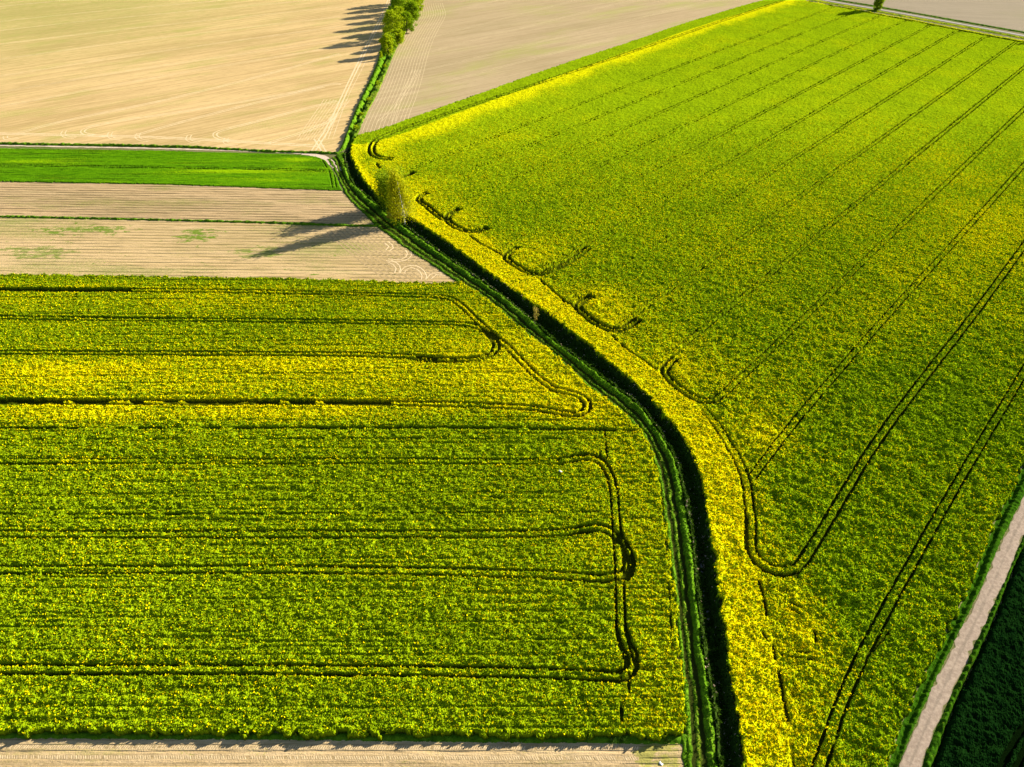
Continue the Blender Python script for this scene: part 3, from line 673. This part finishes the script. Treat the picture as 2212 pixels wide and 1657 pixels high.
# hedge bed: bright grass bank, ditch line and weeds
ub = dHL/(dHL+dHR+1e-6)
Hh = np.where(ub < .46, 1.5*np.clip(1-np.abs(ub-.24)/.25, 0, 1)**.5, .10) + np.where(ub > .58, .75*vn(GX, GY, 1.6, 71)*vn(GX, GY, 5, 72)*2, 0)
Hh = Hh*(.45+.9*vn(GX, GY, 1.6, 73)) + .35*vn(GX, GY, .6, 74)
ph = np.clip(np.where(ub < .5, .12, .55)+(vn(GX, GY, 4, 75)-.5)*.8, 0, 1)
tag(sheet_from_grid('hedge_bank', inH, np.where(inH, gz+Hh, gz-.12), grass_m, {'bloom': ph, 'low': (ub > .5)*.6*vn(GX, GY, 3, 76)}), 'bright green grassy bank along the small ditch below the hedgerow trees', 'grass', None, 'stuff')
# verges and dividers
def strip(name, line, halfw, h, mat, label, seed, blo=.2, lowf=0.0):
    d = dist(line, halfw+3) + (vn(GX, GY, 1.5, seed)-.5)*halfw*.8
    m = d < halfw
    H = h*(1-(d/halfw).clip(0, 1)**2)*(.5+vn(GX, GY, 1.1, seed+1)) + .05
    return tag(sheet_from_grid(name, m, np.where(m, gz+H, gz-.1), mat, {'bloom': blo+(vn(GX, GY, 3, seed+2)-.5)*.5, 'low': zero+lowf}), label, 'grass', None, 'stuff')
strip('grass_divider', GP([(-300,463),(0,468),(412,476.8),(600,482),(758,487.8),(812,488)]), .8, .55, grass_m, 'thin green grass line dividing the two ploughed strips', 81)
strip('grass_divider', GP([(-300,306),(0,310.5),(206,313.5),(412,318),(584,327.5),(728,331.5),(745,333)]), 1.1, .7, grass_m, 'thin dark grass line below the pale bare field', 84)
strip('verge_grass', GP([(1500,-47.5),(1600,-29.5),(1700,-10.5),(1783,5.5),(1883,22.5),(2003,44),(2120,65),(2212,82.5),(2420,122),(2640,164)]), 3.4, .35, verge_m, 'yellow green verge between the asphalt road and the rapeseed', 87, .75)
strip('verge_grass', GP([(1500,-57),(1600,-38.5),(1700,-19.5),(1783,-3.5),(1883,12.7),(2003,33.7),(2212,70.5),(2640,150)]), 2.0, .5, verge_m, 'narrow green verge on the far side of the asphalt road', 90, .25)
verge_poly = cropR + roadL[::-1]
def polygrass(name, poly, h, mat, label, seed, blo, wl=.8):
    m = inside(poly); e = np.where(m, dist(poly, 3, closed=True), -1.0) + (vn(GX, GY, .8, seed+4)-.5)*.25
    m = m & (e > .05)
    H = h*sstep(-.1, .7, e)*(.35+1.0*vn(GX, GY, wl, seed)) + .2*h*(vn(GX, GY, .4, seed+1)-.5)
    return tag(sheet_from_grid(name, m, np.where(m, gz+np.maximum(H, .03), gz-.1), mat, {'bloom': blo+(vn(GX, GY, 3, seed+2)-.5)*.5, 'low': zero}), label, 'grass', None, 'stuff')
polygrass('verge_grass', verge_poly, .35, verge_d, 'tufted verge with painted shade between the rapeseed and the gravel road', 94, .0)
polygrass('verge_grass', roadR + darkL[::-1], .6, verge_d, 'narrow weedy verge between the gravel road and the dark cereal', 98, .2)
polygrass('field_margin', GP([(-400,1574),(0,1579),(1000,1584),(1479,1586),(1482,1609),(1300,1607),(1000,1605),(700,1601),(0,1597),(-400,1594)]), .26, grass_m, 'strip of low weeds, widened to deepen the shade below the rapeseed edge', 102, .1)  # weeds grow at the right; widened elsewhere to darken the crop-edge shadow band
strip('weed_line', GP([(1478,1592),(1480,1640),(1486,1700),(1490,1800)]), .5, .2, grass_m, 'weedy edge where the near bare field meets the grass track', 106, .2)
# water at the bottom of the ditch
wm, t_, b0 = nt('ditch_water'); b0.inputs['Base Color'].default_value = (.012, .016, .012, 1); b0.inputs['Roughness'].default_value = .06; b0.inputs['Specular IOR Level'].default_value = .5
mid = [((a_[0]+c_[0])/2, (a_[1]+c_[1])/2) for a_, c_ in zip(lipR, ditchR)]
dd = [q for q in mid if q[1] < G(0, 900)[1]]
tag(ribbon('water', [(dd, .8)], wm, -1.62), kind='structure')

# ------------------------------------------------------------------ trees
bark_m, t_, b0 = nt('bark'); c = mixc(t_, noise(t_, coords(t_), 3, 3), (.07, .05, .035), (.16, .12, .08)); t_.links.new(c, b0.inputs['Base Color'])
birch_m, t_, b0 = nt('birch_bark'); v_ = coords(t_, 0, (.6, .6, 2.2)); c = mixc(t_, ramp01(t_, noise(t_, v_, 1.4, 3, .7), .56, .66), (.80, .76, .70), (.10, .08, .07)); t_.links.new(c, b0.inputs['Base Color'])
def leaf_mat(name, a, b, c2, trans=.35):
    m, t, p = nt(name); g = t.nodes.new('ShaderNodeNewGeometry')
    cr = mixc(t, g.outputs['Random Per Island'], a, b); n = noise(t, coords(t), .5, 2)
    cr = mixc(t, ramp01(t, n, .4, .65), cr, c2)
    t.links.new(cr, p.inputs['Base Color']); p.inputs['Roughness'].default_value = .6
    tr = t.nodes.new('ShaderNodeBsdfTranslucent'); t.links.new(cr, tr.inputs[0]); mx = t.nodes.new('ShaderNodeMixShader'); mx.inputs[0].default_value = trans
    t.links.new(p.outputs[0], mx.inputs[1]); t.links.new(tr.outputs[0], mx.inputs[2]); t.links.new(mx.outputs[0], t.nodes['Material Output'].inputs[0])
    return m
leaf_hedge = leaf_mat('spring_leaves', (.20, .33, .004), (.44, .52, .005), (.34, .43, .004))
leaf_mid = leaf_mat('mid_leaves', (.12, .25, .004), (.30, .42, .006), (.22, .33, .004))
leaf_dark = leaf_mat('dark_leaves', (.03, .09, .006), (.07, .16, .01), (.05, .12, .01))
leaf_birch = leaf_mat('birch_leaves', (.30, .35, .004), (.55, .54, .006), (.44, .44, .005), .45)
leaf_olive = leaf_mat('olive_leaves', (.12, .22, .004), (.32, .42, .006), (.24, .33, .005), .45)
leaf_gold = leaf_mat('golden_twigs', (.35, .26, .04), (.50, .40, .08), (.26, .26, .02), .3)
leaf_rust = leaf_mat('russet_twigs', (.30, .17, .03), (.42, .27, .04), (.22, .20, .02), .3)

def tubes(paths, sides=6):
    V = []; Q = []
    for pts, rad in paths:
        b = len(V); pts = [Vector(p) for p in pts]
        for i, p in enumerate(pts):
            d = (pts[min(i+1, len(pts)-1)]-pts[max(i-1, 0)]).normalized(); x = d.orthogonal().normalized(); y = d.cross(x)
            for k in range(sides):
                a = 2*math.pi*k/sides; V.append(p + (x*math.cos(a)+y*math.sin(a))*rad[i])
            if i:
                for k in range(sides):
                    Q.append((b+(i-1)*sides+k, b+(i-1)*sides+(k+1) % sides, b+i*sides+(k+1) % sides, b+i*sides+k))
    return np.array([tuple(v) for v in V]), np.array(Q)
def leaves(centres, n_per, spread, size, rng, droop=0.0):
    C = np.repeat(np.array(centres), n_per, 0); n = len(C)
    P = C + rng.normal(size=(n, 3))*spread*np.array([1, 1, .85 + droop*1.6])
    P[:, 2] -= droop*np.abs(rng.normal(size=n))*spread
    P[:, 2] = np.maximum(P[:, 2], .15)
    a = rng.normal(size=(n, 3)); a /= np.linalg.norm(a, axis=1)[:, None]
    b = np.cross(a, rng.normal(size=(n, 3))); b /= np.linalg.norm(b, axis=1)[:, None]
    s = size*(.6+.8*rng.rand(n))[:, None]
    V = np.stack([P-a*s, P+b*s*.55, P+a*s, P-b*s*.55], 1).reshape(-1, 3)
    return V, np.arange(4*n).reshape(-1, 4)
def tree(name, label, cat, base, H, rad, mat, bark, seed, trunk_r=.3, crown_from=.25, clumps=60, per=60, leaf=.28, spread=.16, shape='round', droop=0.0, stems=1, lean=(0, 0), group=None, off=(0, 0)):
    rng = np.random.RandomState(seed); rnd = random.Random(seed)
    root = tag(new_obj(name, None), label, cat, group); root.location = (base[0], base[1], 0); root.rotation_euler = (0, 0, 0)
    paths = []; tops = []
    for s_ in range(stems):
        dx, dy = (rnd.uniform(-1, 1)*rad*.45, rnd.uniform(-1, 1)*rad*.35) if stems > 1 else (lean[0]*H, lean[1]*H)
        n = 8; pts = []; 
        for i in range(n+1):
            q = i/n; pts.append((dx*q**1.3+rnd.uniform(-.12, .12)*q*rad*.3, dy*q**1.3+rnd.uniform(-.12, .12)*q*rad*.3, -.3+q*(H*.95+.3)))
        rr = [max(.02, trunk_r*(1-.9*i/n)*(1.25 if i == 0 else 1)) for i in range(n+1)]
        paths.append((pts, rr)); tops.append((pts, rr))
    cs = []
    for k in range(clumps):
        q = rnd.random()**.8; z = H*(crown_from+(1-crown_from)*q)
        t = (z/H-crown_from)/(1-crown_from)
        if shape == 'round': w_ = math.sqrt(max(.05, 1-(2*t-.85)**2/1.4))
        elif shape == 'column': w_ = .35+.65*math.sin(math.pi*min(1, t*.75+.2))
        elif shape == 'cone': w_ = (1-t)**.7*.95+.12
        else: w_ = .35+.65*(t**.5)*(1-.35*t)                      # vase: narrow foot, wide head
        a = rnd.uniform(0, 2*math.pi); r_ = rad*w_*(.25+.75*rnd.random()**.6)*(1+.25*math.sin(3*a+seed))
        pts = tops[k % stems][0]; i = min(len(pts)-2, int(z/H*len(pts)*.9)); tp = pts[i]
        c_ = (tp[0]+math.cos(a)*r_+off[0]*rad, tp[1]+math.sin(a)*r_+off[1]*rad, z)
        cs.append(c_)
        if (k % 2 == 0 and bark is not birch_m) or k % 6 == 0:
            j = max(1, i-2); p0 = pts[j]; m_ = [(p0[x]*.5+c_[x]*.5)+(rad*.06 if x == 2 else 0) for x in range(3)]
            r0 = max(.02, tops[k % stems][1][j]*(.16 if bark is birch_m else .38)); paths.append(([p0, m_, c_], [r0, r0*.6, r0*.25]))
    V, Q = tubes(paths); new_obj('trunk', mesh_np('trunk', V, Q), root, bark)
    V, Q = leaves(cs, per, spread*rad, leaf, rng, droop); new_obj('crown', mesh_np('crown', V, Q, False), root, mat)
    return root
hed = 'trees in the hedgerow between the two bare fields'
HT = [ # base x, y, height, crown radius
 (-83.5, 526, 12.6, 4.0, 'smaller pale green tree at the near end of the hedgerow, narrow crown'),
 (-84.5, 543, 9.8, 3.4, 'low leafy tree second from the near end of the hedgerow'),
 (-86, 571, 18.6, 6.2, 'tall round-crowned tree, nearest of the big hedgerow trees, trunk showing at its foot'),
 (-84, 596, 16.0, 5.2, 'broad hedgerow tree directly behind the tall round-crowned one'),
 (-86, 618, 19.0, 6.0, 'big yellow green tree midway along the hedgerow'),
 (-84, 642, 18.0, 5.6, 'hedgerow tree whose top reaches the upper edge of the photo'),
 (-87, 664, 20.0, 6.0, 'hedgerow tree behind the midway one, its crown cut by the upper edge'),
 (-78, 655, 12.5, 4.6, 'lower bushy tree on the right flank of the hedgerow near the top edge'),
 (-92, 700, 18.5, 6.0, 'farthest hedgerow tree that the photo still shows, cut off by its top edge'),
]
HT += [
 (-78, 590, 14.0, 5.0, 'leafy tree on the right flank of the hedgerow beside the tall round-crowned one'),
 (-90, 684, 19.0, 6.0, 'hedgerow tree second from the far end, its crown above the photo edge'),
 (-77, 622, 15.5, 5.2, 'yellowish tree on the right flank of the hedgerow, behind the leafy one'),
 (-80, 688, 16.0, 5.5, 'tree on the right flank of the hedgerow just past the round dark bush'),
 (-80, 556, 9.5, 4.2, 'low spreading tree on the right flank near the hedgerow end'),
]
for i, (x, y, H, r_, lab) in enumerate(HT):
    x -= 2.2
    tree('hedgerow_tree', lab, 'tree', (x, y), H, r_*1.22, (leaf_hedge, leaf_mid, leaf_hedge, leaf_hedge, leaf_mid)[i % 5], bark_m, 100+i, .32, .14, 110, 60, .42, .11, 'round', group=hed)
x, y = G(595*.3378/1.5823+1100/1.5823, 0) if False else S(1303, 205)
tree('sapling', 'small pale sapling standing in front of the hedgerow end', 'tree', (x, y), 5.2, 1.4, leaf_hedge, bark_m, 131, .1, .1, 24, 40, .3, .2, 'cone')
x, y = S(1414, 53)
tree('bush', 'round dark green bush at the right side of the hedgerow', 'bush', (x, y), 6.2, 3.6, leaf_dark, bark_m, 132, .2, .05, 60, 60, .38, .2, 'round')
bushes = [(1393,74,3.6,2.6,0),(1384,88,3.0,2.4,1),(1400,62,2.4,2.0,0),(1375,106,3.2,2.3,1),(1362,126,2.8,2.0,0),(1352,146,3.0,2.0,1),(1347,163,2.4,1.8,0),(1340,180,2.6,1.8,1),
          (1330,205,2.0,1.4,1),(1316,232,1.8,1.3,0),(1305,262,1.6,1.2,1),(1292,290,2.0,1.5,0),(1281,312,1.8,1.5,1),(1262,345,1.8,1.5,0),(1247,372,1.6,1.3,1),(1236,398,2.0,1.5,0),(1228,420,1.7,1.4,1),(1217,442,1.9,1.5,0),(1204,462,1.6,1.3,1)]
for i, (x, y, H, r_, k) in enumerate(bushes):
    b = S(x, y)
    big = i < 8
    lab = ('leafy shrub at the foot of the hedgerow trees, facing the middle bare field' if big else
           'low scrubby shrub along the small ditch between the hedgerow and the bend')
    tree('shrub', lab, 'shrub', b, H, r_, (leaf_hedge, leaf_dark)[k], bark_m, 140+i, .06, .02, 16, 34, .22, .24, 'round', group='shrubs at the foot of the hedgerow' if big else 'low shrubs along the small ditch')
# birch and its companion
bx, by = S(1384, 764)
tree('birch_tree', 'tall birch with a bright white trunk and thin drooping yellowish crown beside the ditch', 'tree', (bx, by), 19.0, 5.6, leaf_birch, birch_m, 8, .27, .16, 150, 52, .33, .15, 'cone', 1.2, lean=(-.06, .0), off=(-.25, .42))
bx, by = S(1334, 712)
tree('broadleaf_tree', 'thin forked olive green tree standing left of the white birch', 'tree', (bx, by), 15.5, 6.8, leaf_olive, bark_m, 19, .28, .16, 130, 56, .34, .14, 'vase', .3, stems=3)
bx, by = S(1352, 748)
tree('shrub', 'russet shrub at the foot of the white birch', 'shrub', (bx, by), 3.6, 2.6, leaf_rust, bark_m, 23, .08, .02, 26, 40, .2, .22, 'round')
bx, by = S(1312, 722)
tree('shrub', 'dark green shrub under the forked olive tree', 'shrub', (bx, by), 2.6, 2.6, leaf_dark, bark_m, 24, .08, .02, 22, 40, .2, .22, 'round')
bx, by = S(1830, 1094)
tree('shrub', 'small upright golden shrub growing in the long dark ditch', 'shrub', (bx, by), 5.0, 1.05, leaf_gold, bark_m, 29, .07, .05, 34, 26, .13, .22, 'vase', stems=4)
# lone tree by the asphalt road
bx, by = S(2994, 36)
tree('roadside_tree', 'lone dense green tree on the verge of the asphalt road, its top cut off', 'tree', (bx, by), 17.5, 4.6, leaf_olive, bark_m, 41, .5, .04, 130, 60, .42, .15, 'vase')
# dense weeds clumps along the near margin
mx = [(1120,1592),(1180,1594),(1270,1597),(1320,1600),(1345,1602),(1400,1600),(1440,1602)]
for i, q in enumerate(mx):
    tree('weed_clump', 'leafy green weed clump between the rapeseed edge and the near bare field', 'weed', G(*q), 1.0, .75, leaf_dark, bark_m, 170+i, .02, .02, 8, 26, .1, .26, 'round', group='weed clumps below the rapeseed edge')
# litter
white_m, t_, b0 = nt('white_film'); b0.inputs['Base Color'].default_value = (.85, .86, .9, 1)
def scrap(label, x, y, z, s, seed):
    rnd = np.random.RandomState(seed); n = 7; V = []; 
    for i in range(n):
        for j in range(n):
            u_, v_ = i/(n-1)-.5, j/(n-1)-.5
            V.append((u_*s*1.5, v_*s*.8+u_*u_*s*1.6, .12*s*rnd.rand()+.35*s*math.cos(u_*4)*math.cos(v_*3)))
    Q = [(i*n+j, (i+1)*n+j, (i+1)*n+j+1, i*n+j+1) for i in range(n-1) for j in range(n-1)]
    o = new_obj('plastic_scrap', mesh_np('scrap', np.array(V), np.array(Q)), None, white_m); p = G(x, y, z); o.location = (p[0], p[1], z); o.rotation_euler = (0, 0, R(-50))
    return tag(o, label, 'litter')
scrap('small white curved scrap of plastic lying on the left rapeseed', 1210, 1018, 1.5, .55, 1)
scrap('white scrap of plastic lying on the near bare field by the track', 1427, 1650, .05, .5, 2)
